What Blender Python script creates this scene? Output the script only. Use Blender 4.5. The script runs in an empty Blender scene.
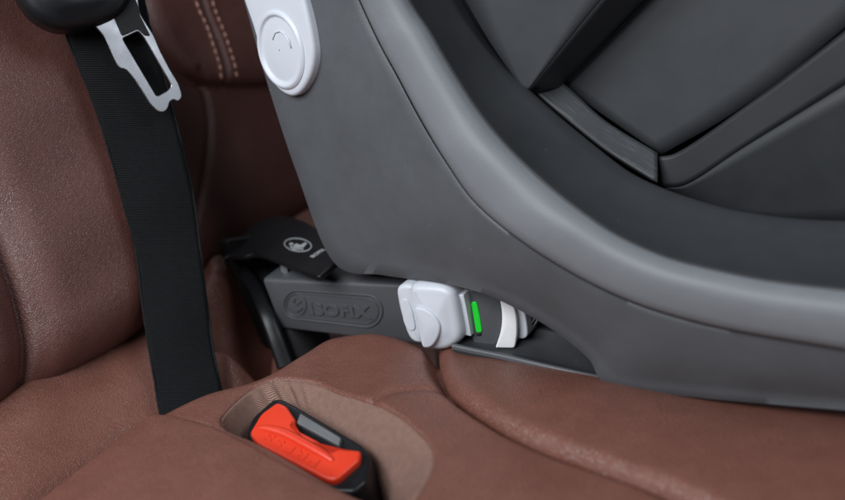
import bpy, bmesh, math, random
import numpy as np
from mathutils import Vector, Matrix
from math import radians, sin, cos, pi

random.seed(4); np.random.seed(4)
C = bpy.context.scene.collection
# ------------------------------------------------------------------ camera
FPX = 1056.0
A, PT, RL, DIST = radians(33.5), radians(21.5), radians(9.0), 0.75
TGT = np.array([0.07, 0.0, 0.06])
_f = np.array([-sin(A)*cos(PT), cos(A)*cos(PT), -sin(PT)])
_R = np.array([cos(A), sin(A), 0.0]); _U = np.cross(_R, _f)
R_ = _R*cos(RL)-_U*sin(RL); U_ = _R*sin(RL)+_U*cos(RL)
CAM = TGT-_f*DIST

def ray(px, py):
    return _f+R_*((px-422.5)/FPX)-U_*((py-250)/FPX)

class Plane:
    """a flat surface in the place; at() finds the point on it seen at a photo position"""
    def __init__(s, o, n):
        s.o = np.array(o, float); n = np.array(n, float); s.n = n/np.linalg.norm(n)
        r = R_-s.n*(R_@s.n); s.u = r/np.linalg.norm(r); s.v = np.cross(s.n, s.u)
    def at(s, px, py):
        d = ray(px, py); t = ((s.o-CAM)@s.n)/(d@s.n); return CAM+d*t
    def loc(s, px, py):
        p = s.at(px, py)-s.o; return np.array([p@s.u, p@s.v])
    def off(s, h): return Plane(s.o+s.n*h, s.n)
    def mat(s, h=0):
        o = s.o+s.n*h
        return Matrix(((s.u[0], s.v[0], s.n[0], o[0]), (s.u[1], s.v[1], s.n[1], o[1]), (s.u[2], s.v[2], s.n[2], o[2]), (0, 0, 0, 1)))
def Y(y): return Plane((0, y, 0), (0, -1, 0))
def Z(z): return Plane((0, 0, z), (0, 0, 1))
def aty(px, py, y): return Y(y).at(px, py)
def atz(px, py, z): return Z(z).at(px, py)

# ------------------------------------------------------------------ helpers
def catmull(P, n, closed=False):
    P = np.array(P, float); m = len(P)
    if closed: Q = np.vstack([P[-1], P, P[0], P[1]]); seg = m
    else: Q = np.vstack([2*P[0]-P[1], P, 2*P[-1]-P[-2]]); seg = m-1
    t = np.linspace(0, seg, n, endpoint=not closed)
    i = np.minimum(t.astype(int), seg-1); f = (t-i)[:, None]
    a, b, c, d = Q[i], Q[i+1], Q[i+2], Q[i+3]
    return 0.5*(2*b+(c-a)*f+(2*a-5*b+4*c-d)*f*f+(3*b-a-3*c+d)*f**3)

def rpoly(pts, rad, seg=5):
    out = []; n = len(pts); P = [np.array(p, float) for p in pts]
    rr = rad if isinstance(rad, (list, tuple)) else [rad]*n
    for i in range(n):
        a, b, c = P[i-1], P[i], P[(i+1) % n]
        la, lc = np.linalg.norm(a-b), np.linalg.norm(c-b)
        r = rr[i]
        if r <= 0: out.append(b); continue
        p = b+(a-b)/la*min(r, la*.49); q = b+(c-b)/lc*min(r, lc*.49)
        for k in range(seg+1):
            t = k/seg; out.append(p*(1-t)**2+2*b*t*(1-t)+q*t*t)
    return np.array(out)

def smooth(x, a, b):
    t = np.clip((x-a)/(b-a), 0, 1); return t*t*(3-2*t)

def link(o, parent=None):
    C.objects.link(o)
    if parent is not None:
        o.parent = parent
        o.matrix_parent_inverse = Matrix.Translation(-parent.location)   # meshes keep world coordinates
    return o

def mesh(name, V, F, mat, parent=None, uv=None, shade=True, sharp=None):
    me = bpy.data.meshes.new(name); me.from_pydata([tuple(map(float, v)) for v in V], [], F); me.update()
    if uv is not None:
        l = me.uv_layers.new(name='UVMap')
        idx = np.zeros(len(me.loops), int); me.loops.foreach_get('vertex_index', idx)
        l.data.foreach_set('uv', np.array(uv, np.float32)[idx].ravel())
    if shade: me.polygons.foreach_set('use_smooth', [True]*len(me.polygons))
    me.materials.append(mat)
    if sharp: me.set_sharp_from_angle(angle=radians(sharp))
    return link(bpy.data.objects.new(name, me), parent)

def grid(rows, closed=False):
    R = len(rows); n = len(rows[0]); V = np.vstack(rows); F = []
    for i in range(R-1):
        for j in range(n if closed else n-1):
            k = (j+1) % n; F.append((i*n+j, i*n+k, (i+1)*n+k, (i+1)*n+j))
    return V, F

def loft(name, rows, mat, parent=None, closed=False, thick=0, off=-1, sharp=None, flip=False):
    V, F = grid(rows, closed)
    if flip: F = [f[::-1] for f in F]
    R = len(rows); n = len(rows[0])
    A3 = V.reshape(R, n, 3)
    u = np.concatenate([np.zeros((R, 1)), np.cumsum(np.linalg.norm(np.diff(A3, axis=1), axis=2), axis=1)], axis=1)
    v = np.concatenate([np.zeros((1, n)), np.cumsum(np.linalg.norm(np.diff(A3, axis=0), axis=2), axis=0)], axis=0)
    u = u.mean(axis=0)[None, :].repeat(R, 0); v = v if closed else v.mean(axis=1)[:, None].repeat(n, 1)
    o = mesh(name, V, F, mat, parent, np.stack([u, v], 2).reshape(-1, 2), sharp=sharp)
    if thick:
        m = o.modifiers.new('thick', 'SOLIDIFY'); m.thickness = thick; m.offset = off
    return o

def pillow(name, pl, px, depth, mat, parent=None, r=.002, dome=0., h=0., rings=5):
    """solid with the given outline on a plane: rounded front edge, slightly domed face, real depth behind"""
    L = np.array([pl.loc(*p) for p in px])
    area = 0.5*np.sum(L[:, 0]*np.roll(L[:, 1], -1)-np.roll(L[:, 0], -1)*L[:, 1])
    if area < 0: L = L[::-1]
    e = np.roll(L, -1, 0)-L; e /= np.linalg.norm(e, axis=1)[:, None]+1e-12
    en = np.stack([-e[:, 1], e[:, 0]], 1); nn = en+np.roll(en, 1, 0); nn /= np.linalg.norm(nn, axis=1)[:, None]+1e-12
    c = L.mean(0); rows = [(L, -depth), (L, -depth*.5)]
    for k in range(6):
        a = k/5*pi/2; rows.append((L+nn*r*(1-cos(a)), -r+r*sin(a)))
    In = rows[-1][0]
    for k in range(1, rings):
        s = 1-k/rings; rows.append((c+(In-c)*s, dome*(1-s*s)))
    V = []
    for q, z in rows:
        V += [pl.o+pl.u*a+pl.v*b+pl.n*(z+h) for a, b in q]
    n = len(L); F = []
    for i in range(len(rows)-1):
        for j in range(n): k = (j+1) % n; F.append((i*n+j, i*n+k, (i+1)*n+k, (i+1)*n+j))
    V.append(pl.o+pl.u*c[0]+pl.v*c[1]+pl.n*(dome+h)); ci = len(V)-1; b = (len(rows)-1)*n
    for j in range(n): F.append((b+j, b+(j+1) % n, ci))
    F.append(tuple(range(n))[::-1])
    return mesh(name, V, F, mat, parent, sharp=50)

def curve_mesh(name, cu, M, mat, parent, sharp=35):
    tmp = bpy.data.objects.new('tmp', cu); C.objects.link(tmp)
    dg = bpy.context.evaluated_depsgraph_get(); dg.update()
    me = bpy.data.meshes.new_from_object(tmp.evaluated_get(dg)); bpy.data.objects.remove(tmp)
    me.name = name; me.transform(M); me.materials.clear(); me.materials.append(mat)
    me.polygons.foreach_set('use_smooth', [True]*len(me.polygons)); me.set_sharp_from_angle(angle=radians(sharp))
    return link(bpy.data.objects.new(name, me), parent)

def plate(name, pl, outlines, thick, bevel, mat, parent=None, h=0.):
    cu = bpy.data.curves.new(name, 'CURVE'); cu.dimensions = '2D'; cu.fill_mode = 'BOTH'
    cu.extrude = max(thick/2-bevel, 1e-5); cu.bevel_depth = bevel; cu.bevel_resolution = 3; cu.offset = -bevel
    for ol in outlines:
        s = cu.splines.new('POLY'); P = [pl.loc(*p) for p in ol]; s.points.add(len(P)-1); s.use_cyclic_u = True
        for q, p in zip(s.points, P): q.co = (p[0], p[1], 0, 1)
    return curve_mesh(name, cu, pl.mat(h-thick/2), mat, parent)

def text(name, s, pl, p0, p1, height, thick, mat, parent, bold=.0, h=0., space=1.0, flipv=False, squash=1.0):
    """raised letters on a plane, baseline from p0 to p1"""
    cu = bpy.data.curves.new(name, 'FONT'); cu.body = s; cu.size = 1; cu.extrude = .02; cu.offset = bold; cu.space_character = space
    cu.bevel_depth = .012
    a, b = pl.loc(*p0), pl.loc(*p1); d = b-a; L = np.linalg.norm(d); d /= L
    tmp = bpy.data.objects.new('t', cu); C.objects.link(tmp); bpy.context.view_layer.update()
    w = tmp.dimensions.x; bpy.data.objects.remove(tmp)
    u = pl.u*d[0]+pl.v*d[1]; v = np.cross(pl.n, u); o = pl.o+pl.u*a[0]+pl.v*a[1]+pl.n*h
    sx = L/w; sy = height/0.73
    M = Matrix(((u[0]*sx, v[0]*sy, pl.n[0]*thick/.03, o[0]), (u[1]*sx, v[1]*sy, pl.n[1]*thick/.03, o[1]), (u[2]*sx, v[2]*sy, pl.n[2]*thick/.03, o[2]), (0, 0, 0, 1)))
    return curve_mesh(name, cu, M, mat, parent, 40)

def tube(name, P, rad, mat, parent=None, closed=False, seg=10):
    P = np.array(P, float); n = len(P); rad = np.broadcast_to(np.array(rad, float), (n,))
    if closed: T = np.roll(P, -1, 0)-np.roll(P, 1, 0)
    else: T = np.gradient(P, axis=0)
    T /= np.linalg.norm(T, axis=1)[:, None]; up = np.array([.1, -.3, 1.]); rows = []
    for p, t, r in zip(P, T, rad):
        a = np.cross(t, up); a /= np.linalg.norm(a); b = np.cross(a, t)
        rows.append([p+r*(a*cos(k/seg*2*pi)+b*sin(k/seg*2*pi)) for k in range(seg)])
    if closed: rows.append(rows[0])
    V, F = grid([np.array(r) for r in rows], True)
    if not closed: F += [tuple(range(seg))[::-1], tuple(range((n-1)*seg, n*seg))]
    return mesh(name, V, F, mat, parent)

def thing(name, label, cat, loc, group=None):
    o = bpy.data.objects.new(name, None); o.empty_display_size = .02; o.location = [float(v) for v in loc]; C.objects.link(o)
    o['label'] = label; o['category'] = cat
    if group: o['group'] = group
    return o

def sdist(X, Yc, P):
    """signed distance of grid points to an open polyline (positive on its left)"""
    best = np.full(X.shape, 1e9); sg = np.ones(X.shape)
    for a, b in zip(P[:-1], P[1:]):
        d = b-a; L2 = d@d+1e-15
        t = np.clip(((X-a[0])*d[0]+(Yc-a[1])*d[1])/L2, 0, 1)
        dx = X-(a[0]+t*d[0]); dy = Yc-(a[1]+t*d[1]); q = np.hypot(dx, dy)
        m = q < best; best = np.where(m, q, best); sg = np.where(m, np.sign(d[0]*dy-d[1]*dx), sg)
    return best*np.where(sg == 0, 1, sg)

def inside(X, Yc, P):
    ins = np.zeros(X.shape, bool)
    for a, b in zip(P, np.roll(P, -1, 0)):
        c = (a[1] > Yc) != (b[1] > Yc)
        xi = (b[0]-a[0])*(Yc-a[1])/(b[1]-a[1]+1e-15)+a[0]
        ins ^= c & (X < xi)
    return ins

# ------------------------------------------------------------------ materials
class NT:
    def __init__(s, name):
        s.m = bpy.data.materials.new(name); s.m.use_nodes = True; s.t = s.m.node_tree; s.b = s.t.nodes['Principled BSDF']
    def n(s, typ, **kw):
        x = s.t.nodes.new(typ)
        for k, v in kw.items():
            if k.startswith('i_'):
                kk = k[2:].replace('_', ' '); x.inputs[int(kk) if kk.isdigit() else kk].default_value = v
            else: setattr(x, k, v)
        return x
    def l(s, a, b): s.t.links.new(a, b)
    def set(s, **kw):
        for k, v in kw.items(): s.b.inputs[k.replace('_', ' ')].default_value = v
    def ramp(s, src, stops):
        r = s.n('ShaderNodeValToRGB'); e = r.color_ramp.elements
        while len(e) < len(stops): e.new(.5)
        for q, (p, c) in zip(e, stops): q.position = p; q.color = c if len(c) == 4 else (*c, 1)
        s.l(src, r.inputs[0]); return r.outputs[0]
    def bump(s, src, strength, dist, prev=None):
        b = s.n('ShaderNodeBump'); b.inputs['Strength'].default_value = strength; b.inputs['Distance'].default_value = dist
        s.l(src, b.inputs['Height'])
        if prev is not None: s.l(prev, b.inputs['Normal'])
        return b.outputs[0]
    def math(s, op, a, b=None):
        m = s.n('ShaderNodeMath', operation=op)
        for i, v in enumerate((a, b)):
            if v is None: continue
            if isinstance(v, (int, float)): m.inputs[i].default_value = v
            else: s.l(v, m.inputs[i])
        return m.outputs[0]

def leather(name, col, grain=560, rough=.38, bs=.65, pore=.3):
    t = NT(name); tc = t.n('ShaderNodeTexCoord').outputs['Object']
    nz = t.n('ShaderNodeTexNoise', i_Scale=260., i_Detail=2.); t.l(tc, nz.inputs['Vector'])
    mx = t.n('ShaderNodeMix', data_type='RGBA', blend_type='LINEAR_LIGHT'); mx.inputs['Factor'].default_value = .0011
    t.l(tc, mx.inputs[6]); t.l(nz.outputs['Color'], mx.inputs[7])
    vo = t.n('ShaderNodeTexVoronoi', feature='DISTANCE_TO_EDGE', i_Scale=float(grain)); t.l(mx.outputs[2], vo.inputs['Vector'])
    pits = t.ramp(vo.outputs['Distance'], [(0, (0, 0, 0)), (.22, (.75, .75, .75)), (.6, (1, 1, 1))])
    v2 = t.n('ShaderNodeTexVoronoi', feature='SMOOTH_F1', i_Scale=grain*.55); t.l(mx.outputs[2], v2.inputs['Vector'])
    big = t.n('ShaderNodeTexNoise', i_Scale=45., i_Detail=4., i_Roughness=.6); t.l(tc, big.inputs['Vector'])
    fine = t.n('ShaderNodeTexNoise', i_Scale=2600., i_Detail=2.); t.l(tc, fine.inputs['Vector'])
    b = t.bump(big.outputs['Fac'], .12, .0005)
    mp = t.n('ShaderNodeMapping'); mp.inputs['Rotation'].default_value = (0, 0, radians(35)); mp.inputs['Scale'].default_value = (18, 75, 40); t.l(tc, mp.inputs['Vector'])
    st = t.n('ShaderNodeTexNoise', i_Scale=1., i_Detail=3., i_Distortion=.6); t.l(mp.outputs[0], st.inputs['Vector']); b = t.bump(st.outputs['Fac'], .22, .0009, b)
    b = t.bump(v2.outputs['Distance'], bs*.5, .0005, b)
    b = t.bump(pits, bs, .00036, b); b = t.bump(fine.outputs['Fac'], .12, .0001, b); t.l(b, t.b.inputs['Normal'])
    d = tuple(c*.92 for c in col); e = tuple(c*1.07 for c in col)
    mixc = t.ramp(big.outputs['Fac'], [(.3, d), (.7, e)])
    m2 = t.n('ShaderNodeMix', data_type='RGBA', blend_type='MULTIPLY'); m2.inputs['Factor'].default_value = pore
    t.l(mixc, m2.inputs[6]); t.l(t.ramp(vo.outputs['Distance'], [(0, (.35, .35, .35)), (.2, (1, 1, 1))]), m2.inputs[7]); t.l(m2.outputs[2], t.b.inputs['Base Color'])
    t.l(t.ramp(big.outputs['Fac'], [(.3, (rough-.06,)*3), (.7, (rough+.1,)*3)]), t.b.inputs['Roughness'])
    t.set(Specular_IOR_Level=.6)
    return t.m

def plastic(name, col, rough=.5, grain=1500., bs=.25, spec=.4, var=.12, dust=0., gd=.00012):
    t = NT(name); tc = t.n('ShaderNodeTexCoord').outputs['Object']
    f = t.n('ShaderNodeTexNoise', i_Scale=grain, i_Detail=2.); t.l(tc, f.inputs['Vector'])
    g = t.n('ShaderNodeTexNoise', i_Scale=30., i_Detail=5., i_Roughness=.65); t.l(tc, g.inputs['Vector'])
    if bs: t.l(t.bump(f.outputs['Fac'], bs, gd), t.b.inputs['Normal'])
    c = t.ramp(g.outputs['Fac'], [(.3, tuple(x*(1-var) for x in col)), (.7, tuple(x*(1+var) for x in col))])
    if dust:
        v = t.n('ShaderNodeTexVoronoi', feature='F1', i_Scale=130.); t.l(tc, v.inputs['Vector'])
        n2 = t.n('ShaderNodeTexNoise', i_Scale=60., i_Detail=1.); t.l(tc, n2.inputs['Vector'])
        sp = t.math('MULTIPLY', t.ramp(v.outputs['Distance'], [(.03, (1, 1, 1)), (.055, (0, 0, 0))]), t.ramp(n2.outputs['Fac'], [(.58, (0, 0, 0)), (.66, (1, 1, 1))]))
        mx = t.n('ShaderNodeMix', data_type='RGBA'); t.l(t.math('MULTIPLY', sp, dust), mx.inputs['Factor']); t.l(c, mx.inputs[6]); mx.inputs[7].default_value = (.45, .45, .45, 1); c = mx.outputs[2]
    t.l(c, t.b.inputs['Base Color'])
    t.l(t.ramp(g.outputs['Fac'], [(.3, (rough-.05,)*3), (.7, (rough+.06,)*3)]), t.b.inputs['Roughness'])
    t.set(Specular_IOR_Level=spec)
    return t.m

def fabric(name, c1, c2, angle=40, scale=900., rough=.85, coord='UV'):
    t = NT(name); uv = t.n('ShaderNodeTexCoord').outputs[coord]
    mp = t.n('ShaderNodeMapping'); mp.inputs['Rotation'].default_value = (0, 0, radians(angle)); t.l(uv, mp.inputs['Vector'])
    w = t.n('ShaderNodeTexWave', i_Scale=scale, i_Distortion=.5, i_Detail=1.); w.inputs['Detail Scale'].default_value = 3.; t.l(mp.outputs[0], w.inputs['Vector'])
    w2 = t.n('ShaderNodeTexWave', bands_direction='Y', i_Scale=scale*1.4, i_Distortion=.6); t.l(mp.outputs[0], w2.inputs['Vector'])
    n = t.n('ShaderNodeTexNoise', i_Scale=220., i_Detail=5.); t.l(uv, n.inputs['Vector'])
    h = t.math('ADD', w.outputs['Fac'], t.math('MULTIPLY', w2.outputs['Fac'], .45)); h = t.math('ADD', h, t.math('MULTIPLY', n.outputs['Fac'], .5))
    t.l(t.bump(h, .8, .0004), t.b.inputs['Normal'])
    t.l(t.ramp(t.math('MULTIPLY', h, .5), [(.2, c1), (.8, c2)]), t.b.inputs['Base Color'])
    t.set(Roughness=rough, Specular_IOR_Level=.12)
    return t.m

def simple(name, col, rough=.4, metal=0., emis=None):
    t = NT(name); t.set(Base_Color=(*col, 1), Roughness=rough, Metallic=metal)
    tc = t.n('ShaderNodeTexCoord').outputs['Object']; g = t.n('ShaderNodeTexNoise', i_Scale=90., i_Detail=4.); t.l(tc, g.inputs['Vector'])
    t.l(t.ramp(g.outputs['Fac'], [(.3, (max(rough-.07, .03),)*3), (.7, (rough+.07,)*3)]), t.b.inputs['Roughness'])
    if emis: t.set(Emission_Color=(*emis[0], 1), Emission_Strength=emis[1])
    return t.m

LEATHER = leather('brown_leather', (.200, .080, .058), 560, .34, .75, .38)
LEATHER_FRONT = LEATHER
LEATHER_BACK = leather('brown_leather_back_shaded', (.132, .052, .042), 600, .38, .5, .3)  # same leather, darkened: shade on the backrest put into its colour
SHELL = plastic('grey_shell_plastic', (.090, .096, .104), .45, 1000., .6, .45, .09, .6, .0002)
RIMP = plastic('rim_plastic_lit_tone', (.175, .184, .197), .48, 1000., .6, .34, .05, .3, .0002)  # shell plastic lightened; light falling on the rim is put into its colour
BOWL = plastic('bowl_plastic_shade_tone', (.034, .036, .040), .5, 1300., .2, .4, .08, .5)  # plastic darkened so its colour carries the shade inside the bowl
INNER = plastic('charcoal_inner_plastic', (.056, .059, .064), .5, 1500., .2, .4, .06, .1)
def scuffed():
    t = NT('scuffed_grey_plastic'); tc = t.n('ShaderNodeTexCoord').outputs['UV']
    mp = t.n('ShaderNodeMapping'); mp.inputs['Rotation'].default_value = (0, 0, radians(24)); mp.inputs['Scale'].default_value = (40, 900, 1); t.l(tc, mp.inputs['Vector'])
    n = t.n('ShaderNodeTexNoise', i_Scale=1., i_Detail=3., i_Roughness=.7); t.l(mp.outputs[0], n.inputs['Vector'])
    m = t.n('ShaderNodeTexNoise', i_Scale=45., i_Detail=2.); t.l(tc, m.inputs['Vector'])
    sc_ = t.math('MULTIPLY', t.ramp(n.outputs['Fac'], [(.56, (0, 0, 0)), (.68, (1, 1, 1))]), t.ramp(m.outputs['Fac'], [(.42, (0, 0, 0)), (.6, (1, 1, 1))]))
    mx = t.n('ShaderNodeMix', data_type='RGBA'); t.l(sc_, mx.inputs['Factor']); mx.inputs[6].default_value = (.055, .058, .062, 1); mx.inputs[7].default_value = (.22, .22, .225, 1)
    t.l(mx.outputs[2], t.b.inputs['Base Color']); t.set(Roughness=.42); t.l(t.bump(n.outputs['Fac'], .3, .0002), t.b.inputs['Normal'])
    return t.m
INNERD = plastic('bar_plastic_shade_tone', (.020, .021, .024), .5, 1500., .2, .4, .06, .1)  # darker copy of the inner plastic, offsets the lamp light on the bar
STRIP = scuffed()
ARM = plastic('anthracite_arm_plastic', (.074, .078, .085), .42, 1700., .25, .45, .06, .15)
WHITE = plastic('white_plastic', (.60, .635, .69), .35, 900., .03, .45, .015)
BRIGHT = plastic('bright_white_plastic', (.87, .88, .89), .4, 900., .03, .4, .01)
BLACK = plastic('black_plastic', (.007, .0075, .009), .36, 1500., .25, .38, .1, .25)
BLACKM = plastic('matt_black_plastic', (.008, .008, .009), .6, 1500., .2, .3, .1)
PRINT = simple('grey_print', (.30, .31, .32), .6)
RED = plastic('orange_red_plastic', (.70, .045, .016), .36, 900., .08, .45, .04)
STEEL = simple('polished_steel', (.30, .305, .325), .33, 1.0)
SLOTGREY = plastic('grey_slot_plate', (.13, .135, .14), .35, 900., .15, .5, .1)
GREEN = simple('green_indicator', (.01, .55, .03), .35, 0, ((.01, .85, .03), .12))  # slight glow added to keep the green vivid; the indicator is unlit
LINER = fabric('tan_twill_fabric', (.10, .058, .046), (.40, .245, .198), 62, 290., .85, 'Object')
WEB = fabric('black_webbing', (.001, .0012, .0014), (.0135, .015, .017), 0, 185., .75)
WEBEDGE = fabric('webbing_edge', (.012, .013, .014), (.06, .065, .07), 0, 300., .8)
THREAD = simple('tan_thread', (.85, .46, .36), .7)
THREADD = simple('brown_thread', (.20, .11, .085), .8)

# ================================================================== REAR SEAT
XC, ZC = -0.17, 0.011                       # the fold between cushion and backrest
seat = thing('rear_bench_seat', 'brown leather rear car seat carrying the grey child seat base', 'car seat', (.1, -.05, -.12))

z0 = lambda pts: np.array([atz(p[0], p[1], 0)[:2] for p in pts])
Bpx = [(-90, 600), (-30, 552), (35, 500), (95, 453), (150, 413), (200, 392), (240, 379), (272, 366), (300, 350), (328, 334), (365, 330), (405, 333), (440, 343), (470, 349), (530, 364), (600, 381), (700, 399), (845, 411), (960, 418)]
Bc = catmull(z0(Bpx), 160)
S1 = catmull(z0([(135, 411), (150, 412), (180, 414), (215, 424), (250, 441), (290, 463), (330, 484), (370, 503), (430, 540), (520, 590)]), 90)
S2 = catmull(z0([(432, 335), (434, 350), (440, 370), (455, 390), (485, 411), (520, 430), (580, 453), (640, 475), (700, 499), (770, 530), (880, 580)]), 90)
S3 = catmull(z0([(372, 402), (392, 393), (413, 388), (435, 386), (449, 388)]), 40)
Wpx = [(226, 431), (222, 420), (233, 404), (250, 388), (270, 379), (290, 378), (315, 381), (340, 391), (372, 403), (400, 417), (423, 436), (432, 452), (429, 470), (420, 488), (408, 506), (390, 512), (365, 500), (330, 483), (290, 462), (255, 443)]
Wc = catmull(z0(Wpx), 140, True)
LUMP = catmull(np.array([atz(p[0], p[1], -.012)[:2] for p in [(219, 275), (223, 300), (226, 335), (236, 375)]]), 40)

GUIDE = np.array([(-.30, .20), (-.13, .075), (-.108, .045), (-.095, .012), (-.085, -.012), (-.06, -.05)])[::-1]
def cushion_h(X, Yc):
    dB = -sdist(X, Yc, Bc)                   # positive in the near, raised part
    d1 = -sdist(X, Yc, S1); d2 = sdist(X, Yc, S2)
    d3 = np.abs(sdist(X, Yc, S3))
    h = .0016*np.sin(X*31+1)*np.cos(Yc*37)+.0008*np.sin(X*83+Yc*60)
    h = h-(dB > 0)*.014*smooth(d1, .002, .02)-.02*smooth(d2, .002, .02)
    h = h-(dB > -.01)*(.003*np.exp(-(np.minimum(d2, 0)/.03)**2)+.012*np.exp(-(np.minimum(d2, 0)/.005)**2))
    h = h-.0016*np.exp(-(d3/.004)**2)+.0005*np.exp(-((d3-.009)/.006)**2)
    # rounded shoulder into the valley behind
    R = .014; q = np.clip(1-dB/R, 0, 1); h = h-.009*(1-np.sqrt(np.maximum(0, 1-q*q)))
    h = h-.050*smooth(-dB, -.001, .012)
    rear = np.clip((-X-.045)/.125, 0, 1)
    h = h+(.067*rear)*smooth(-dB, .006, .05)
    dl = np.abs(sdist(X, Yc, LUMP)); h = h+.010*np.exp(-(dl/.011)**2)*smooth(-dB, 0, .02)
    dg_ = sdist(X, Yc, GUIDE); h = h-.05*smooth(dg_, -.004, .012)*smooth(-dB, 0, .02)*smooth(Yc, -.05, -.015)*(1-smooth(dg_, .05, .08))*smooth(X, -.16, -.13)
    # drop into the buckle well
    ins = inside(X, Yc, Wc); dw = np.abs(sdist(X, Yc, np.vstack([Wc, Wc[:1]]))); dw = np.where(ins, dw, -dw)
    h = h+(d1 < -.004)*(-.0012*smooth(dw, -.003, 0))
    h = h-.085*smooth(dw, -.0004, .0035)
    # tuck under the backrest
    h = h-.04*smooth(-X, .172, .21)
    return h
nx, ny = 560, 480
gx = np.concatenate([np.linspace(-.27, -.025, 130, endpoint=False), np.linspace(-.025, .18, 270, endpoint=False), np.linspace(.18, .66, 230)])
gy = np.concatenate([np.linspace(-.46, -.215, 110, endpoint=False), np.linspace(-.215, -.085, 170, endpoint=False), np.linspace(-.085, .34, 240)])
nx, ny = len(gx), len(gy)
GX, GY = np.meshgrid(gx, gy, indexing='ij')
H = cushion_h(GX, GY)
V = np.stack([GX, GY, H], 2).reshape(-1, 3)
ii, jj = np.meshgrid(np.arange(nx-1), np.arange(ny-1), indexing='ij'); k = (ii*ny+jj).ravel()
F = np.stack([k, k+ny, k+ny+1, k+1], 1).tolist()
cushion = mesh('cushion', V, F, LEATHER, seat)

# separately sewn panels: the near panel in front of the well, and the rolled panel under the child seat
def sewn(name, edge, far, zedge, prof, FAR=None, n=260, m=40, zfar=0.):
    ze = zedge if isinstance(zedge, list) else [zedge]*len(edge)
    E_ = catmull(np.array([atz(p[0], p[1], z) for p, z in zip(edge, ze)]), n); zedge = E_[:, 2]
    A_ = catmull(np.array([atz(p[0], p[1], zfar) for p in far] if FAR is None else FAR), n)
    if FAR is not None: zfar = FAR[0][2]
    d = A_-E_; D = np.linalg.norm(d, axis=1)[:, None]; d = d/D
    tg = np.gradient(E_, axis=0); nr = np.cross([0, 0, 1.], tg); nr /= np.linalg.norm(nr, axis=1)[:, None]
    nr *= np.sign(np.sum(nr*d, axis=1))[:, None]
    for _ in range(30): nr[1:-1] = (nr[:-2]+2*nr[1:-1]+nr[2:])/4
    rows = []
    for q, hz in prof:
        rows.append(E_+nr*q+np.array([0, 0, hz]))
    q0, h0 = prof[-1]
    base = E_+nr*q0
    for w in np.linspace(0, 1, m)[1:]:
        r = base*(1-w)+A_*w; r = r.copy(); r[:, 2] = zedge*(1-w)+zfar*w+h0*(1-w)+hump(w)*sewn.h*np.clip(np.arange(n)/(n*.35)+.30, 0, 1)
        r[:, 2] += .0012*np.sin(r[:, 0]*33+r[:, 1]*21+2)*w*(1-w)*4
        rows.append(r)
    return loft(name, rows, LEATHER, seat)
hump = lambda w: w*(1-w)*4
FARR = [(x, .035, -.036) for x in (.095, .105, .12, .15, .19, .23, .28, .33, .38, .46, .64)]
def roll(r, drop=.02):
    return [(r*.6, -drop), (.0005, -r*1.4)]+[(r*(1-cos(a)), -r*(1-sin(a))) for a in np.linspace(0, pi/2, 9)]
sewn.h = .004
sewn('front_panel', [(-160, 655), (-90, 600), (-30, 552), (35, 500), (95, 453), (138, 419.5), (146, 413.5), (155, 411.5), (167, 412), (180, 414), (215, 424), (250, 441), (290, 463), (330, 484), (370, 503), (430, 540), (520, 590)],
     [(-160, 760), (-60, 760), (0, 760), (40, 760), (90, 760), (120, 760), (140, 760), (160, 760), (180, 760), (200, 760), (230, 760), (270, 760), (300, 760), (340, 760), (390, 760), (450, 760), (520, 760)], .007, roll(.0055))
sewn.h = .009
sewn('rolled_panel', [(437, 345), (438, 358), (443, 374), (455, 389), (485, 410), (520, 430), (580, 453), (640, 475), (700, 499), (770, 530), (880, 580)],
     None, [-.007, -.005, -.002, .0, .001, .001, .001, .001, .001, .001, .001], roll(.011, .035), FARR)

# fabric lined well round the buckle
BK = Plane(atz(308, 436, -.009), (.10, -.30, 1))
bk_out = rpoly([(246, 428), (276, 396), (372, 452), (368, 496), (330, 500)], 6)
wc = Wc
cen = np.array([atz(318, 440, -.02)[:2]])[0]
bot = np.array([BK.off(-.004).at(*p)-np.array([0, 0, .026]) for p in [(238, 440), (244, 422), (258, 406), (274, 393), (300, 404), (340, 428), (375, 450), (382, 470), (380, 500), (350, 512), (310, 492), (270, 468)]])
bot = catmull(bot, 300, True)
ab = np.arctan2(bot[:, 1]-cen[1], bot[:, 0]-cen[0])
rim3 = np.column_stack([wc, np.zeros(len(wc))])
ar = np.arctan2(wc[:, 1]-cen[1], wc[:, 0]-cen[0])
low = np.array([bot[np.argmin(np.abs(np.angle(np.exp(1j*(ab-a)))))] for a in ar])
for _ in range(6): low = (np.roll(low, 1, 0)+low*2+np.roll(low, -1, 0))/4
rows = []
hr = cushion_h(wc[:, 0]+(wc[:, 0]-cen[0])*.03, wc[:, 1]+(wc[:, 1]-cen[1])*.03)
rim3[:, 2] = np.minimum(hr, .004)-.0006
for _ in range(5): rim3[:, 2] = (np.roll(rim3[:, 2], 1)+rim3[:, 2]*2+np.roll(rim3[:, 2], -1))/4
th = np.linspace(0, 1, 22)
foldpt = atz(283, 386, -.005)[:2]
for t in th:
    p = rim3*(1-t)+low*t
    tt = t**1.25; p[:, 2] = rim3[:, 2]*(1-tt)+low[:, 2]*tt
    if t == 0: p[:, :2] += (p[:, :2]-cen)*.006; p[:, 2] -= .0005
    dd = np.hypot(rim3[:, 0]-foldpt[0], rim3[:, 1]-foldpt[1])
    p[:, 2] += .0030*np.exp(-(dd/.018)**2)*np.sin(dd*700)*sin(pi*min(t*1.3, 1))
    p[:, 2] += .0007*np.sin(np.arange(len(p))*.55+t*4)*sin(pi*t)
    rows.append(p)
rows.append(low-np.array([0, 0, .03]))
loft('buckle_well_lining', rows, LINER, seat, closed=True)
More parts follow.
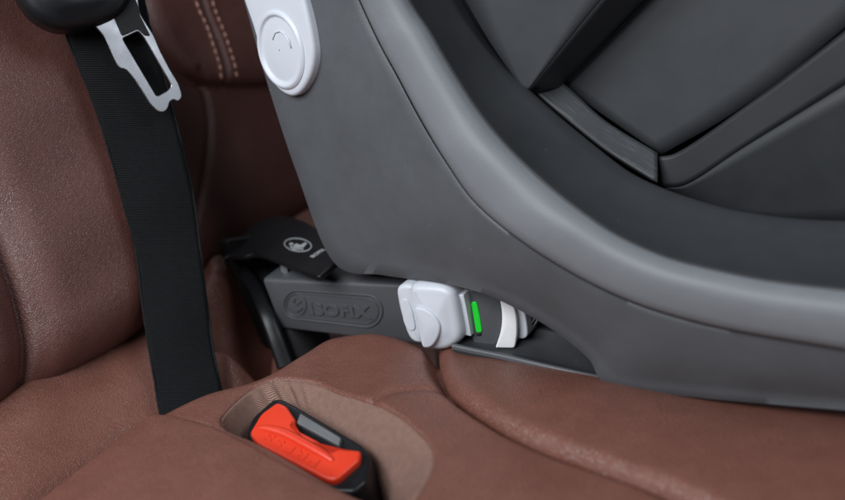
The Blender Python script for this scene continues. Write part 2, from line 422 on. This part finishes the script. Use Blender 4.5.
# dark seam thread round the right of the well
st = []
arc = [i for i in range(len(wc))]
SV, SF = [], []
def stitch(V, F, p, d, n, L, w):
    d = d/np.linalg.norm(d); s = np.cross(n, d); s /= np.linalg.norm(s); b = len(V); K = 6
    for k in range(7):
        t = k/6*2-1; r = w*math.sqrt(max(0.02, 1-t*t)); c = p+d*t*L/2+n*(.35*w*(1-t*t))
        for a in range(K): V.append(c+r*(s*cos(a/K*2*pi)+n*.8*sin(a/K*2*pi)))
    for k in range(6):
        for a in range(K): F.append((b+k*K+a, b+k*K+(a+1) % K, b+(k+1)*K+(a+1) % K, b+(k+1)*K+a))
edge = catmull(z0([(385, 409), (402, 418), (424, 436), (433, 452), (430, 470), (422, 488), (410, 507)]), 400)
cum = np.concatenate([[0], np.cumsum(np.linalg.norm(np.diff(edge, axis=0), axis=1))])
s = 0
while s < cum[-1]:
    i = np.searchsorted(cum, s); i = min(i, 398); q = edge[i]; d = edge[i+1]-edge[i]
    nrm = np.array([d[1], -d[0]]); nrm /= np.linalg.norm(nrm); q = q+(q-cen)/np.linalg.norm(q-cen)*.0012
    hh = float(cushion_h(np.array([q[0]]), np.array([q[1]]))[0])
    stitch(SV, SF, np.array([q[0], q[1], hh+.0002]), np.array([d[0], d[1], 0]), np.array([0, 0, 1.]), .0026, .00045); s += .0036
mesh('seam_stitching', SV, SF, THREADD, seat)

# ---- backrest
RC = radians(16)
BP = Plane((XC, 0, ZC), (cos(RC), 0, sin(RC)))
bu = np.array([0, 1., 0]); bv = np.array([-sin(RC), 0, cos(RC)])
def bloc(px, py, off=0.):
    p = BP.off(off).at(px, py)-BP.o; return np.array([p@bu, p@bv])
bl = lambda pts, off=0.: np.array([bloc(p[0], p[1], off) for p in pts])
G1 = catmull(bl([(-30, 150), (-10, 200), (5, 245), (20, 295), (30, 335), (34, 365), (37, 400)], .014), 60)      # groove at the far left
GE = catmull(bl([(20, -200), (75, -60), (110, 40), (140, 130), (160, 220), (172, 300), (180, 360)], .012), 60)  # edge of the left bolster, behind the belt
G2 = catmull(bl([(196, 72), (204, 84), (211, 110), (213, 140), (209, 175), (197, 222), (185, 260)], .004), 60)
G3 = catmull(bl([(128, -60), (140, -5), (152, 30), (167, 56), (184, 74), (203, 83), (222, 86), (245, 86), (275, 84), (330, 78), (400, 70)], .006), 80)
G4 = catmull(bl([(190, -60), (205, 0), (220, 41), (231, 86)], .012), 40)
def back_h(s, t):
    d1 = sdist(s, t, G1); dE = sdist(s, t, GE); d2 = sdist(s, t, G2); d3 = sdist(s, t, G3); d4 = sdist(s, t, G4)
    h = .001*np.sin(s*40+t*23)+.0008*np.sin(t*70-s*20)
    left = smooth(-dE, -.03, .05)
    h = h+.036*left-.20*np.clip(-dE-.05, 0, .3)
    h = h-.008*np.exp(-(d1/.0035)**2)-.010*np.exp(-(d1/.016)**2)
    h = h-.0035*np.exp(-(d2/.0035)**2)
    up = np.where(d3 > 0, 1, 0)*(1-left)
    rr = np.clip(d3/.018, 0, 1); h = h+up*.011*np.sqrt(np.maximum(0, 1-(1-rr)**2))
    h = h-(1-left)*.004*np.exp(-(d3/.0028)**2)
    h = h-.003*np.exp(-(d4/.0022)**2)*(d3 > 0)+.001*np.exp(-((np.abs(d4)-.006)/.004)**2)*(d3 > 0)
    q = np.clip(1-(t+.012)/.045, 0, 1.0); h = h-.012*smooth(-t, .01, .05)-.036*(1-np.sqrt(np.maximum(0, 1-q*q)))
    return h
def GEs(s, t, dE): return dE
nx, ny = 420, 330
gs = np.linspace(-.34, .42, nx); gt = np.linspace(-.12, .52, ny)
GS, GT = np.meshgrid(gs, gt, indexing='ij')
Hb = back_h(GS, GT)
V = (BP.o+GS[..., None]*bu+GT[..., None]*bv+Hb[..., None]*BP.n).reshape(-1, 3)
ii, jj = np.meshgrid(np.arange(nx-1), np.arange(ny-1), indexing='ij'); k = (ii*ny+jj).ravel()
F = np.stack([k, k+ny, k+ny+1, k+1], 1).tolist()
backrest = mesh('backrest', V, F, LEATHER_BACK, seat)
# two rows of contrast stitching on the upper backrest panel
for pts in ([(181, -60), (196, 0), (207, 26), (214, 50), (222, 82)], [(198, -60), (213, 0), (225, 34), (238, 82)]):
    ln = catmull(bl(pts, .011), 300); SV, SF = [], []
    cum = np.concatenate([[0], np.cumsum(np.linalg.norm(np.diff(ln, axis=0), axis=1))]); s = 0
    while s < cum[-1]-.001:
        i = min(np.searchsorted(cum, s), 298); q = ln[i]; d = ln[i+1]-ln[i]
        hh = float(back_h(np.array([q[0]]), np.array([q[1]]))[0])
        stitch(SV, SF, BP.o+q[0]*bu+q[1]*bv+BP.n*(hh+.0003), d[0]*bu+d[1]*bv, BP.n, .0056, .0008); s += .0074
    mesh('contrast_stitching', SV, SF, THREAD, seat)

# ================================================================== SEAT BELT
ctrL = [(38, -70), (52, -15), (66, 36), (92, 100), (108, 150), (122, 200), (135, 248), (142, 304), (148, 345), (154, 380), (159, 410), (166, 440)]
ctrR = [(122, -70), (140, -15), (152, 36), (171, 100), (184, 155), (194, 200), (200, 248), (208, 312), (213, 350), (220, 384), (226, 412), (232, 442)]
offs = [.062, .060, .058, .054, .051, .049, .048, .050, .054, .060, .068, .078]
Lp, Rp = [], []
for (a, b, o) in zip(ctrL, ctrR, offs):
    p = BP.off(o).at(*a); d = ray(*b); d /= np.linalg.norm(d)
    bq = (CAM-p)@d; cq = (CAM-p)@(CAM-p)-.047**2; disc = bq*bq-cq
    t = -bq-math.sqrt(disc) if disc > 0 else -bq
    Lp.append(p); Rp.append(CAM+d*t)
Lp = catmull(Lp, 160); Rp = catmull(Rp, 160)
rows = []
for k, w in enumerate(np.linspace(0, 1, 15)):
    p = Lp*(1-w)+Rp*w
    nrm = np.cross(Rp-Lp, np.gradient(Lp, axis=0)); nrm /= np.linalg.norm(nrm, axis=1)[:, None]
    nrm *= np.sign(nrm@(-_f))[:, None]
    rows.append(p+nrm*(.0022*math.sin(w*pi)+.0006*np.sin(np.arange(160)*.18+w*3)[:, None]))
belt = loft('seat_belt', rows, WEB, None, thick=.0013, off=0)
belt['label'] = 'black woven seat belt hanging down the brown backrest into the cushion fold'; belt['category'] = 'seat belt'
for E_ in (Lp, Rp):
    n_ = len(E_); wob = np.random.rand(n_, 3)*.0003
    tube('woven_edge', E_+wob, .00085, WEBEDGE, belt, seg=8)
# ---- latch tongue
T0 = (Lp[52]+Rp[52])/2
tn = CAM-T0; tn /= np.linalg.norm(tn); tn = tn+np.array([.22, .08, .10])
cB = .5*(catmull(Lp, 160)[60]+catmull(Rp, 160)[60])
TP = Plane(cB+tn/np.linalg.norm(tn)*.026, tn)
tongue = thing('belt_tongue', 'steel latch tongue with black plastic grip hanging on the seat belt', 'belt tongue', TP.at(110, 40))
c1 = lambda pts: [(20+x/4.167, y/4.167) for x, y in pts]
outer = rpoly(c1([(230, 20), (295, 92), (350, 150), (400, 262), (415, 286), (440, 288), (480, 335), (540, 432), (572, 466), (602, 469), (619, 450), (624, 424), (641, 414), (660, 426), (679, 402), (662, 348), (625, 288), (582, 205), (560, 150), (500, 55), (490, -30)]), 4.5)
hole = rpoly(c1([(428, 160), (492, 130), (517, 158), (632, 357), (615, 377), (570, 402), (440, 182)]), 2.0)
plate('metal_plate', TP, [outer, hole], .0024, .0008, STEEL, tongue)
pillow('grip', TP.off(.010), rpoly(c1([(-60, -180), (-30, -60), (0, 0), (40, 55), (100, 98), (170, 122), (290, 112), (390, 75), (450, 30), (480, -40), (500, -200)]), 14), .022, BLACK, tongue, r=.0095, dome=.003)
pillow('grip_web', TP.off(.0005), rpoly(c1([(385, 60), (470, -30), (492, 20), (500, 62), (545, 150), (520, 150), (492, 122), (425, 152)]), 2.5), .003, BLACKM, tongue, r=.0006)

# ================================================================== BUCKLE IN THE WELL
buckle = thing('seat_belt_buckle', 'orange red push button seat belt buckle sunk in the fabric lined well', 'belt buckle', BK.at(310, 445))
c5 = lambda pts: [(200+x/3.52, 370+y/3.52) for x, y in pts]
pillow('housing', BK.off(-.004), rpoly(c5([(158, 222), (182, 165), (258, 98), (290, 98), (345, 128), (572, 262), (600, 300), (588, 392), (540, 432), (470, 430), (330, 360), (180, 262)]), [5]*12), .03, BLACK, buckle, r=.003)
pillow('press_button', BK.off(.001), rpoly(c5([(172, 222), (214, 152), (272, 110), (304, 124), (338, 176), (326, 196), (352, 214), (420, 250), (462, 286), (486, 272), (566, 282), (560, 316), (480, 386), (450, 388), (330, 326), (200, 258)]), [4, 4, 4, 3, 3, 2, 3, 4, 2, 3, 3, 3, 6, 8, 8, 6]), .008, RED, buckle, r=.0022, dome=.0)
# raised round edge of the button, where the thumb goes
ridge = catmull([BK.off(.0004).at(*p) for p in c5([(205, 205), (240, 208), (300, 226), (380, 268), (440, 302), (470, 322)])], 40)
tube('button_roll', ridge, np.array([.0035*math.sin(pi*(.06+.88*k/39))**.5 for k in range(40)]), RED, buckle, seg=20)
pillow('slot_plate', Plane(BK.at(*c5([(415, 210)])[0])+BK.n*.0002, BK.n+np.array([.0, -.25, .1])), rpoly(c5([(352, 152), (495, 238), (488, 266), (340, 186)]), 1.5), .004, SLOTGREY, buckle, r=.0006)
text('raised_letters', 'PRESS', BK.off(.001), c5([(428, 322)])[0], c5([(246, 222)])[0], .0062, .00065, RED, buckle, .0, .0, 1.15)

# ================================================================== CONNECTOR GUIDE
guide = thing('connector_guide', 'black plastic guide funnel with child seat symbol in the cushion fold', 'plastic guide', atz(270, 330, -.02))
FP = Plane(atz(300, 250, .042), (-.12, -.16, 1))
c2 = lambda pts: [(210+x/5, 190+y/5) for x, y in pts]
fl = [c2([(60, 345)])[0]]+c2([(90, 325), (170, 332), (215, 316), (260, 322), (330, 350), (440, 396), (532, 432), (550, 428), (645, 345), (610, 280), (570, 222), (490, 162), (380, 122), (260, 142), (170, 210)])
plate('flap', FP, [rpoly(fl, [4, 6, 8, 8, 8, 10, 12, 2, 2, 2, 8, 6, 8, 10, 12, 10])], .0048, .0014, BLACK, guide)
# symbol: ring, reclining child on a seat, small lettering
def ell(cx, cy, rx, ry, rot=0, n=48):
    o = []
    for k in range(n):
        a = k/n*2*pi; x, y = rx*cos(a), ry*sin(a); o.append((cx+x*cos(rot)-y*sin(rot), cy+x*sin(rot)+y*cos(rot)))
    return o
icx = [c2(ell(440, 275, 70, 34, .12)), c2(ell(440, 275, 65, 30, .12))]
plate('symbol_ring', FP, icx, .0003, .00003, PRINT, guide, h=.00025)
plate('symbol_figure', FP, [c2(ell(407, 270, 11, 6)), c2([(418, 278), (432, 268), (452, 276), (478, 262), (486, 268), (470, 286), (440, 290), (418, 290)]), c2([(398, 282), (410, 280), (420, 294), (470, 292), (466, 298), (416, 300)])], .0003, .00003, PRINT, guide, h=.00025)
text('printed_letters', 'ISOFIX', FP, c2([(515, 340)])[0], c2([(578, 300)])[0], .0056, .0002, PRINT, guide, .01, .0002)
# funnel rib curving down to the cushion
rp = [(223, 257, .050), (231, 262, .040), (242, 271, .026), (255, 289, .008), (265, 312, -.007), (274, 335, -.014), (285, 366, -.020)]
rib = catmull([aty(*p) for p in rp], 50)
tg = np.gradient(rib, axis=0); tg /= np.linalg.norm(tg, axis=1)[:, None]
sd_ = np.cross(tg, _f); sd_ /= np.linalg.norm(sd_, axis=1)[:, None]; sd_ *= np.sign(sd_@R_)[:, None]; wd = np.linspace(.7, 1.15, 50)[:, None]
rrows = [rib+sd_*a*wd+_f*b for a, b in ((-.0062, .020), (-.0062, .003), (-.0058, .0008), (-.0046, -.0008), (-.003, -.0012), (.002, -.0004), (.0045, .0004), (.0058, .0016), (.0062, .004), (.0062, .022), (-.0062, .022))]
loft('funnel_rib', rrows, BLACK, guide, flip=True)
loft('funnel_wall', [rib+_f*.016, rib+np.array([.004, .02, -.003]), rib+np.array([.012, .05, -.012])], BLACKM, guide, thick=.002)
# mouth of the funnel behind the arm, and the steel anchor hook
pillow('funnel_back', Plane((-.125, .05, .0), (1, -.3, .1)), [tuple(p) for p in rpoly([(225, 240), (345, 225), (345, 345), (270, 350)], 6)], .01, BLACKM, guide, r=.002)
HP = Plane(aty(284, 268, .012), (.4, -1, .2))
plate('anchor_hook', HP, [rpoly([(279.5, 262), (286.5, 264), (288, 273), (287, 275.5), (281, 272.5), (280.5, 268)], 1)], .003, .0006, SLOTGREY, guide)

# ================================================================== CHILD SEAT BASE
child = thing('child_seat_base', 'grey plastic child car seat base clipped to the rear seat by its anchor arm', 'child seat', aty(600, 380, .03))
K = 14
c0 = [(222, -70), (245, 0), (266, 75), (297, 170), (335, 262), (385, 275), (440, 282), (490, 295), (545, 323), (588, 356), (612, 386), (700, 397), (845, 409), (960, 418), (1300, 440)]
c1k = [(330, -70), (360, 0), (380, 43), (398, 76), (421, 119), (446, 161), (476, 203), (520, 240), (570, 272), (620, 297), (670, 315), (735, 331), (845, 350), (960, 370), (1300, 400)]
c2k = [(375, -70), (410, 0), (430, 31), (451, 67), (480, 112), (510, 148), (548, 184), (585, 213), (622, 237), (668, 257), (715, 269), (770, 280), (845, 289), (960, 300), (1300, 325)]
c3k = [(430, -70), (463, 0), (485, 38), (505, 64), (530, 90), (560, 117), (594, 145), (628, 171), (660, 187), (700, 201), (735, 210), (790, 218), (845, 221), (960, 224), (1300, 232)]
yb = np.array([.012, .010, .006, .002, -.004, -.012, -.018, -.024, -.026, -.028, -.029, -.029, -.029, -.029, -.029])
N = 260
def krow(pa, pb, w, dy):
    P = (1-w)*np.array(pa, float)+w*np.array(pb, float)
    q = catmull(np.column_stack([P, yb+dy]), N)
    return np.array([aty(a, b, c) for a, b, c in q])
def edgerow(dy, infl):
    """outer edge turned back: same edge moved straight along the width of the car"""
    r = krow(c0, c1k, 0, 0); r = r+np.array([0, dy, 0])
    return r
e0 = krow(c0, c1k, 0, .004)
inn = krow(c0, c1k, .06, 0)
tin = (inn-e0); tin /= np.linalg.norm(tin, axis=1)[:, None]
rows = [e0+np.array([0, .055, 0]), e0+np.array([0, .02, 0]), e0+np.array([0, .003, 0]), e0, e0+tin*.0012+np.array([0, -.0022, 0]), e0+tin*.0035+np.array([0, -.0036, 0])]
for w, dy in ((.10, -.0015), (.2, -.004), (.35, -.008), (.5, -.011), (.65, -.013), (.8, -.0145), (.92, -.0155), (.978, -.0156), (.988, -.0152), (.993, -.0138), (.997, -.010), (1.01, -.004)): rows.append(krow(c0, c1k, w, dy))
loft('side_shell', rows, SHELL, child, sharp=60, flip=True)
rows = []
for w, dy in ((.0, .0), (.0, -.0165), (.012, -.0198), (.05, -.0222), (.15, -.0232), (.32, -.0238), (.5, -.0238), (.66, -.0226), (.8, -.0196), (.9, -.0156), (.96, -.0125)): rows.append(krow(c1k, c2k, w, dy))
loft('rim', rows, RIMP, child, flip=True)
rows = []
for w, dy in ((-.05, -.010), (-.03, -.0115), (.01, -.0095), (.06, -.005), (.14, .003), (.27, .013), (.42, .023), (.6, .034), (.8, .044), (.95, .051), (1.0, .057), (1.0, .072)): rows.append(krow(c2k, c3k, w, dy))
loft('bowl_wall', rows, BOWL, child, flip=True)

# inner rotating shell: panels, beam, scuffed strip, bar
def strip(name, a, ya, b, yb_, mat, n=30, thick=.003, ease=8):
    A_ = catmull(np.array(a, float), n); B_ = catmull(np.array(b, float), n)
    ya = np.broadcast_to(ya, (2,)); yb_ = np.broadcast_to(yb_, (2,))
    rows = []
    for w in np.linspace(0, 1, ease):
        q = A_*(1-w)+B_*w; yy = np.linspace(*ya, n)*(1-w)+np.linspace(*yb_, n)*w
        rows.append(np.array([aty(x, y, z) for (x, y), z in zip(q, yy)]))
    return loft(name, rows, mat, child, thick=thick, off=0, sharp=40)
strip('upper_panel', [(400, -110), (455, -20), (490, 40), (526, 92)], .052, [(680, -95), (625, -30), (580, 24), (528, 90)], .052, INNER)
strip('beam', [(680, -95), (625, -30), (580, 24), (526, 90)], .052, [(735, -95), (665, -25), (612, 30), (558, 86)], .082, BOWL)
strip('main_panel', [(1000, -380), (739, -95), (669, -25), (616, 30), (560, 84)], .093, [(1300, -370), (845, 27), (742, 107), (662, 154)], .093, INNER)
strip('scuffed_strip', [(546, 83), (562, 84), (605, 122), (657, 154)], .086, [(536, 93), (560, 114), (605, 150), (657, 183)], .068, STRIP)
strip('lower_bar', [(657, 157), (682, 150), (742, 109), (845, 31), (1300, -330)], .088, [(662, 187), (690, 182), (745, 146), (845, 84), (1300, -200)], .083, INNERD)
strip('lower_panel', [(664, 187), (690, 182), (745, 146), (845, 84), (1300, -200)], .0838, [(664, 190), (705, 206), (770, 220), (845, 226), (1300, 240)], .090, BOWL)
pillow('dark_gap_sheet', Y(.125), [(350, -160), (1400, -400), (1400, 260), (650, 260), (480, 150)], .01, BLACKM, child, r=.002)  # black sheet added behind the panels so the gaps read as dark shade

# white round button housing high on the side shell
WP = Plane(aty(285, 50, -.0035), (-.25, -1, .08))
c6 = lambda pts: [(160+x/4.167, y/4.167) for x, y in pts]
wo = c6([(280, -260), (300, -150), (345, 0), (385, 110), (410, 205), (440, 300), (480, 370), (540, 409), (585, 390), (625, 320), (641, 235), (630, 150), (612, 60), (590, -30), (560, -150), (540, -260)])
wcap = pillow('button_housing', WP, rpoly(wo, 14), .02, WHITE, child, r=.003, dome=.0005)
dsk = [(x, y) for x, y in c6(ell(503, 207, 82, 152, -.22, 64))]
L = [WP.off(.0006).at(*p) for p in dsk]; L = np.array(L); cc = L.mean(0)
rows = []
for s_, hh in ((1.12, -.0002), (1.06, .0016), (1.0, .0019), (.955, .0012), (.93, -.0004), (.85, -.0001), (.6, .0006), (.3, .0010), (.02, .0011)):
    rows.append(cc+(L-cc)*s_+WP.n*hh)
loft('round_button', rows, WHITE, child, closed=True)
WPd = WP.off(.0016)
tube('arrow_mark', [WPd.at(*p) for p in c6([(470, 165), (480, 135), (500, 128), (520, 142), (538, 170), (546, 200)])], [.0005, .0007, .0009, .0009, .0008, .0005], WHITE, child)

# tray under the arch of the shell
tr_front = [(452, 347), (470, 351), (500, 357), (530, 364), (560, 371), (600, 380), (616, 384)]
tr_back = [(440, 300), (470, 305), (500, 312), (530, 318), (560, 322), (600, 330), (640, 340)]
A_ = catmull(np.array(tr_front, float), 40)
fr = np.array([aty(x, y, -.024) for x, y in A_])
rows = [fr+np.array([0, .004, -.02]), fr+np.array([0, .0005, -.004]), fr, fr+np.array([0, .0012, .0012]), fr+np.array([0, .003, .0012]), fr+np.array([0, .0045, -.0004]), fr+np.array([0, .012, -.001]), fr+np.array([0, .034, .001]), fr+np.array([0, .036, .006]), fr+np.array([0, .039, .0072]), fr+np.array([0, .06, .009])]
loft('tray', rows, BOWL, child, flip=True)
rows = [fr+np.array([0, -.0006, -.0015]), fr+np.array([0, -.0006, .0008]), fr+np.array([0, .0006, .0022]), fr+np.array([0, .0022, .0022]), fr+np.array([0, .003, .0008])]
loft('tray_lip', rows, ARM, child, flip=True)

# ---- anchor arm (box beam with rounded upper edge)
c3 = lambda pts: [(260+x/5.557, 260+y/5.557) for x, y in pts]
tl, trr, bl_, br = aty(263, 279, 0), aty(470, 287.5, 0), aty(282, 328.5, 0), aty(478, 352, 0)
rows = []
def ap(w, a, b): return a*(1-w)+b*w
ws = np.linspace(0, 1, 40)
T = np.array([ap(w, tl, trr) for w in ws]); Bm = np.array([ap(w, bl_, br) for w in ws]); ydir = np.array([0, 1., 0]); dn = (Bm-T)/np.linalg.norm(Bm-T, axis=1)[:, None]
rad = .0035
prof = [T+ydir*.036+dn*.0, T+ydir*.034-dn*.0005, T+ydir*.02-dn*.0008, T+ydir*rad-dn*.0]
for k in range(1, 5):
    a = k/4*pi/2; prof.append(T+ydir*rad*(1-sin(a))+dn*rad*(1-cos(a)))
prof += [T+dn*.02, Bm-dn*.002, Bm-dn*.0006+ydir*.0006, Bm+ydir*.002, Bm+ydir*.036, T+ydir*.036]
arm = loft('anchor_arm', prof, ARM, child, sharp=50)
for w in (0, 1):
    pass
AP = Y(-.0001)
def stad(x0, y0, x1, y1, r0, r1, n=14):
    o = []
    ang = math.atan2(y1-y0, x1-x0)
    for k in range(n+1): a = ang+pi/2+k/n*pi; o.append((x0+r0*cos(a)*.95, y0+r0*sin(a)))
    for k in range(n+1): a = ang-pi/2+k/n*pi; o.append((x1+r1*cos(a), y1+r1*sin(a)))
    return o
plate('emblem_frame', AP, [c3(stad(208, 247, 592, 283, 83, 93)), c3(stad(208, 248, 592, 283, 75, 84))], .0012, .0005, ARM, arm, h=.0009)
plate('emblem_frame', AP, [c3(stad(210, 248, 590, 283, 66, 70)), c3(stad(210, 248, 590, 283, 63, 67))], .0008, .0002, ARM, arm, h=.0005)
text('raised_letters', 'ISOFIX', AP, c3([(280, 296)])[0], c3([(622, 320)])[0], .0094, .0009, ARM, arm, .05, 0, 1.08)
plate('emblem_ring', AP, [c3(ell(202, 249, 58, 66)), c3(ell(202, 249, 52, 60))], .0009, .0003, ARM, arm, h=.0007)
plate('emblem_figure', AP, [c3(ell(185, 222, 12, 14, 0, 20)), rpoly(c3([(165, 238), (182, 240), (206, 268), (236, 258), (240, 270), (204, 290), (190, 280)]), 1.2), rpoly(c3([(196, 240), (226, 222), (232, 232), (204, 250)]), 1)], .0009, .0002, ARM, arm, h=.0007)

# white release clip
c4 = lambda pts: [(385+x/5, 270+y/5) for x, y in pts]
CP = Plane(aty(425, 320, -.020), (.06, -1, .05))
clip = pillow('release_clip', CP.off(.004), rpoly(c4([(112, 74), (200, 74), (285, 80), (332, 108), (352, 150), (366, 230), (381, 325), (366, 372), (300, 411), (205, 409), (180, 396), (168, 370), (130, 240)]), [9, 8, 8, 8, 6, 6, 8, 9, 9, 6, 3, 4, 6]), .036, WHITE, child, r=.0065, dome=.003)
pillow('clip_plate', CP.off(.0035), rpoly(c4([(52, 104), (66, 80), (104, 72), (140, 80), (160, 180), (176, 300), (178, 372), (132, 362), (104, 318), (66, 190)]), [4, 5, 5, 6, 6, 8, 3, 6, 6, 8]), .028, WHITE, child, r=.0035, dome=.0006)
pillow('clip_inset', CP.off(.0046), rpoly(c4([(74, 160), (92, 142), (114, 150), (134, 200), (152, 290), (140, 308), (112, 300), (92, 262)]), 4), .0012, WHITE, child, r=.0007, dome=.0001)
pillow('clip_thumb_disc', CP.off(.0085), rpoly(c4([(140, 196), (160, 186), (200, 196), (245, 226), (272, 268), (276, 300), (262, 345), (236, 384), (206, 394), (184, 388), (172, 340), (156, 270)]), 7), .008, WHITE, child, r=.0018, dome=.0012)
# pale slider, collar with green indicator, white rings
pillow('slider', Y(-.0145), rpoly(c4([(340, 124), (392, 124), (408, 200), (430, 332), (376, 322)]), .8), .02, WHITE, child, r=.0006)
COL = Plane(aty(482, 320, -.0075), (.16, -1, .10))
col = pillow('collar', COL, rpoly(c4([(388, 124), (400, 96), (480, 92), (568, 128), (582, 200), (584, 260), (574, 320), (552, 391), (490, 390), (440, 374), (432, 332), (414, 240)]), [3, 3, 4, 3, 8, 8, 6, 2, 5, 3, 4, 8]), .028, ARM, child, r=.0018, dome=.001)
pillow('collar_foot', Y(-.004), rpoly(c4([(376, 326), (432, 330), (440, 374), (400, 372), (372, 364)]), 1.5), .02, ARM, child, r=.001)
pillow('green_indicator', COL.off(.0019), rpoly(c4([(430, 168), (436, 160), (452, 160), (460, 170), (474, 240), (484, 305), (478, 314), (460, 314), (454, 306), (440, 230)]), 1.8), .003, GREEN, child, r=.0006, dome=.0003)
pillow('indicator_pip', COL.off(.0018), rpoly(c4([(452, 318), (480, 316), (478, 328), (458, 330)]), 1), .002, BLACK, child, r=.0004)
WR = Plane(aty(508, 322, -.009), (.3, -1, .10))
pillow('white_ring', WR, rpoly(c4([(570, 130), (600, 136), (632, 158), (652, 200), (660, 260), (660, 330), (650, 386), (640, 392), (551, 391), (576, 320), (585, 260), (583, 200)]), [2, 4, 5, 6, 6, 6, 3, 2, 2, 6, 6, 6]), .03, BRIGHT, child, r=.0012, dome=.0004)
pillow('pale_ring', Y(-.002), rpoly(c4([(640, 160), (672, 172), (696, 206), (708, 260), (713, 325), (704, 340), (690, 346), (655, 344), (662, 250)]), [2, 4, 5, 6, 4, 2, 2, 2, 6]), .03, WHITE, child, r=.0012)
pillow('slotted_end', Y(.006), rpoly(c4([(700, 200), (760, 215), (775, 250), (745, 290), (712, 315)]), 2), .03, BLACK, child, r=.001)
for a, b in (((708, 245), (728, 205)), ((714, 300), (752, 235)), ((722, 312), (764, 248))):
    tube('slot_bar', [aty(*c4([a])[0], .0055), aty(*c4([b])[0], .0055)], .0006, SLOTGREY, child)

# ================================================================== LIGHT
w = bpy.data.worlds.new('World'); bpy.context.scene.world = w; w.use_nodes = True
w.node_tree.nodes['Background'].inputs[0].default_value = (.75, .85, 1.0, 1); w.node_tree.nodes['Background'].inputs[1].default_value = .028
def area(name, loc, target, sx, sy, power, col):
    l = bpy.data.lights.new(name, 'AREA'); l.shape = 'RECTANGLE'; l.size = sx; l.size_y = sy; l.energy = power; l.color = col
    o = bpy.data.objects.new(name, l); C.objects.link(o); o.location = loc
    d = Vector(target)-Vector(loc); o.rotation_euler = d.to_track_quat('-Z', 'Y').to_euler(); return o
area('door_window_light', (-.12, -1.10, 1.02), (.02, -.05, .05), 1.2, .8, 28, (.93, .96, 1.0))
area('sheen_fill_light', (-.55, .75, 1.15), (.1, -.1, 0), .9, .35, 4, (.88, .94, 1.0))  # unseen lamp added behind the backrest for sheen on the leather
area('right_fill_light', (1.1, -.2, .95), (.1, -.0, .05), .6, .5, 5, (.88, .94, 1.0))  # unseen weak lamp added for tongue glints and fill on the backrest

# ================================================================== CAMERA
cd = bpy.data.cameras.new('Camera'); co = bpy.data.objects.new('Camera', cd); C.objects.link(co)
cd.sensor_width = 36; cd.lens = 36*FPX/845; cd.clip_start = .01; cd.clip_end = 50
co.matrix_world = Matrix(((R_[0], U_[0], -_f[0], CAM[0]), (R_[1], U_[1], -_f[1], CAM[1]), (R_[2], U_[2], -_f[2], CAM[2]), (0, 0, 0, 1)))
cd.dof.use_dof = True; cd.dof.focus_distance = float((aty(420, 330, -.02)-CAM)@_f)*.975; cd.dof.aperture_fstop = 3.6
sc = bpy.context.scene; sc.camera = co
sc.view_settings.view_transform = 'Standard'; sc.view_settings.look = 'None'; sc.view_settings.exposure = 0; sc.view_settings.gamma = 1
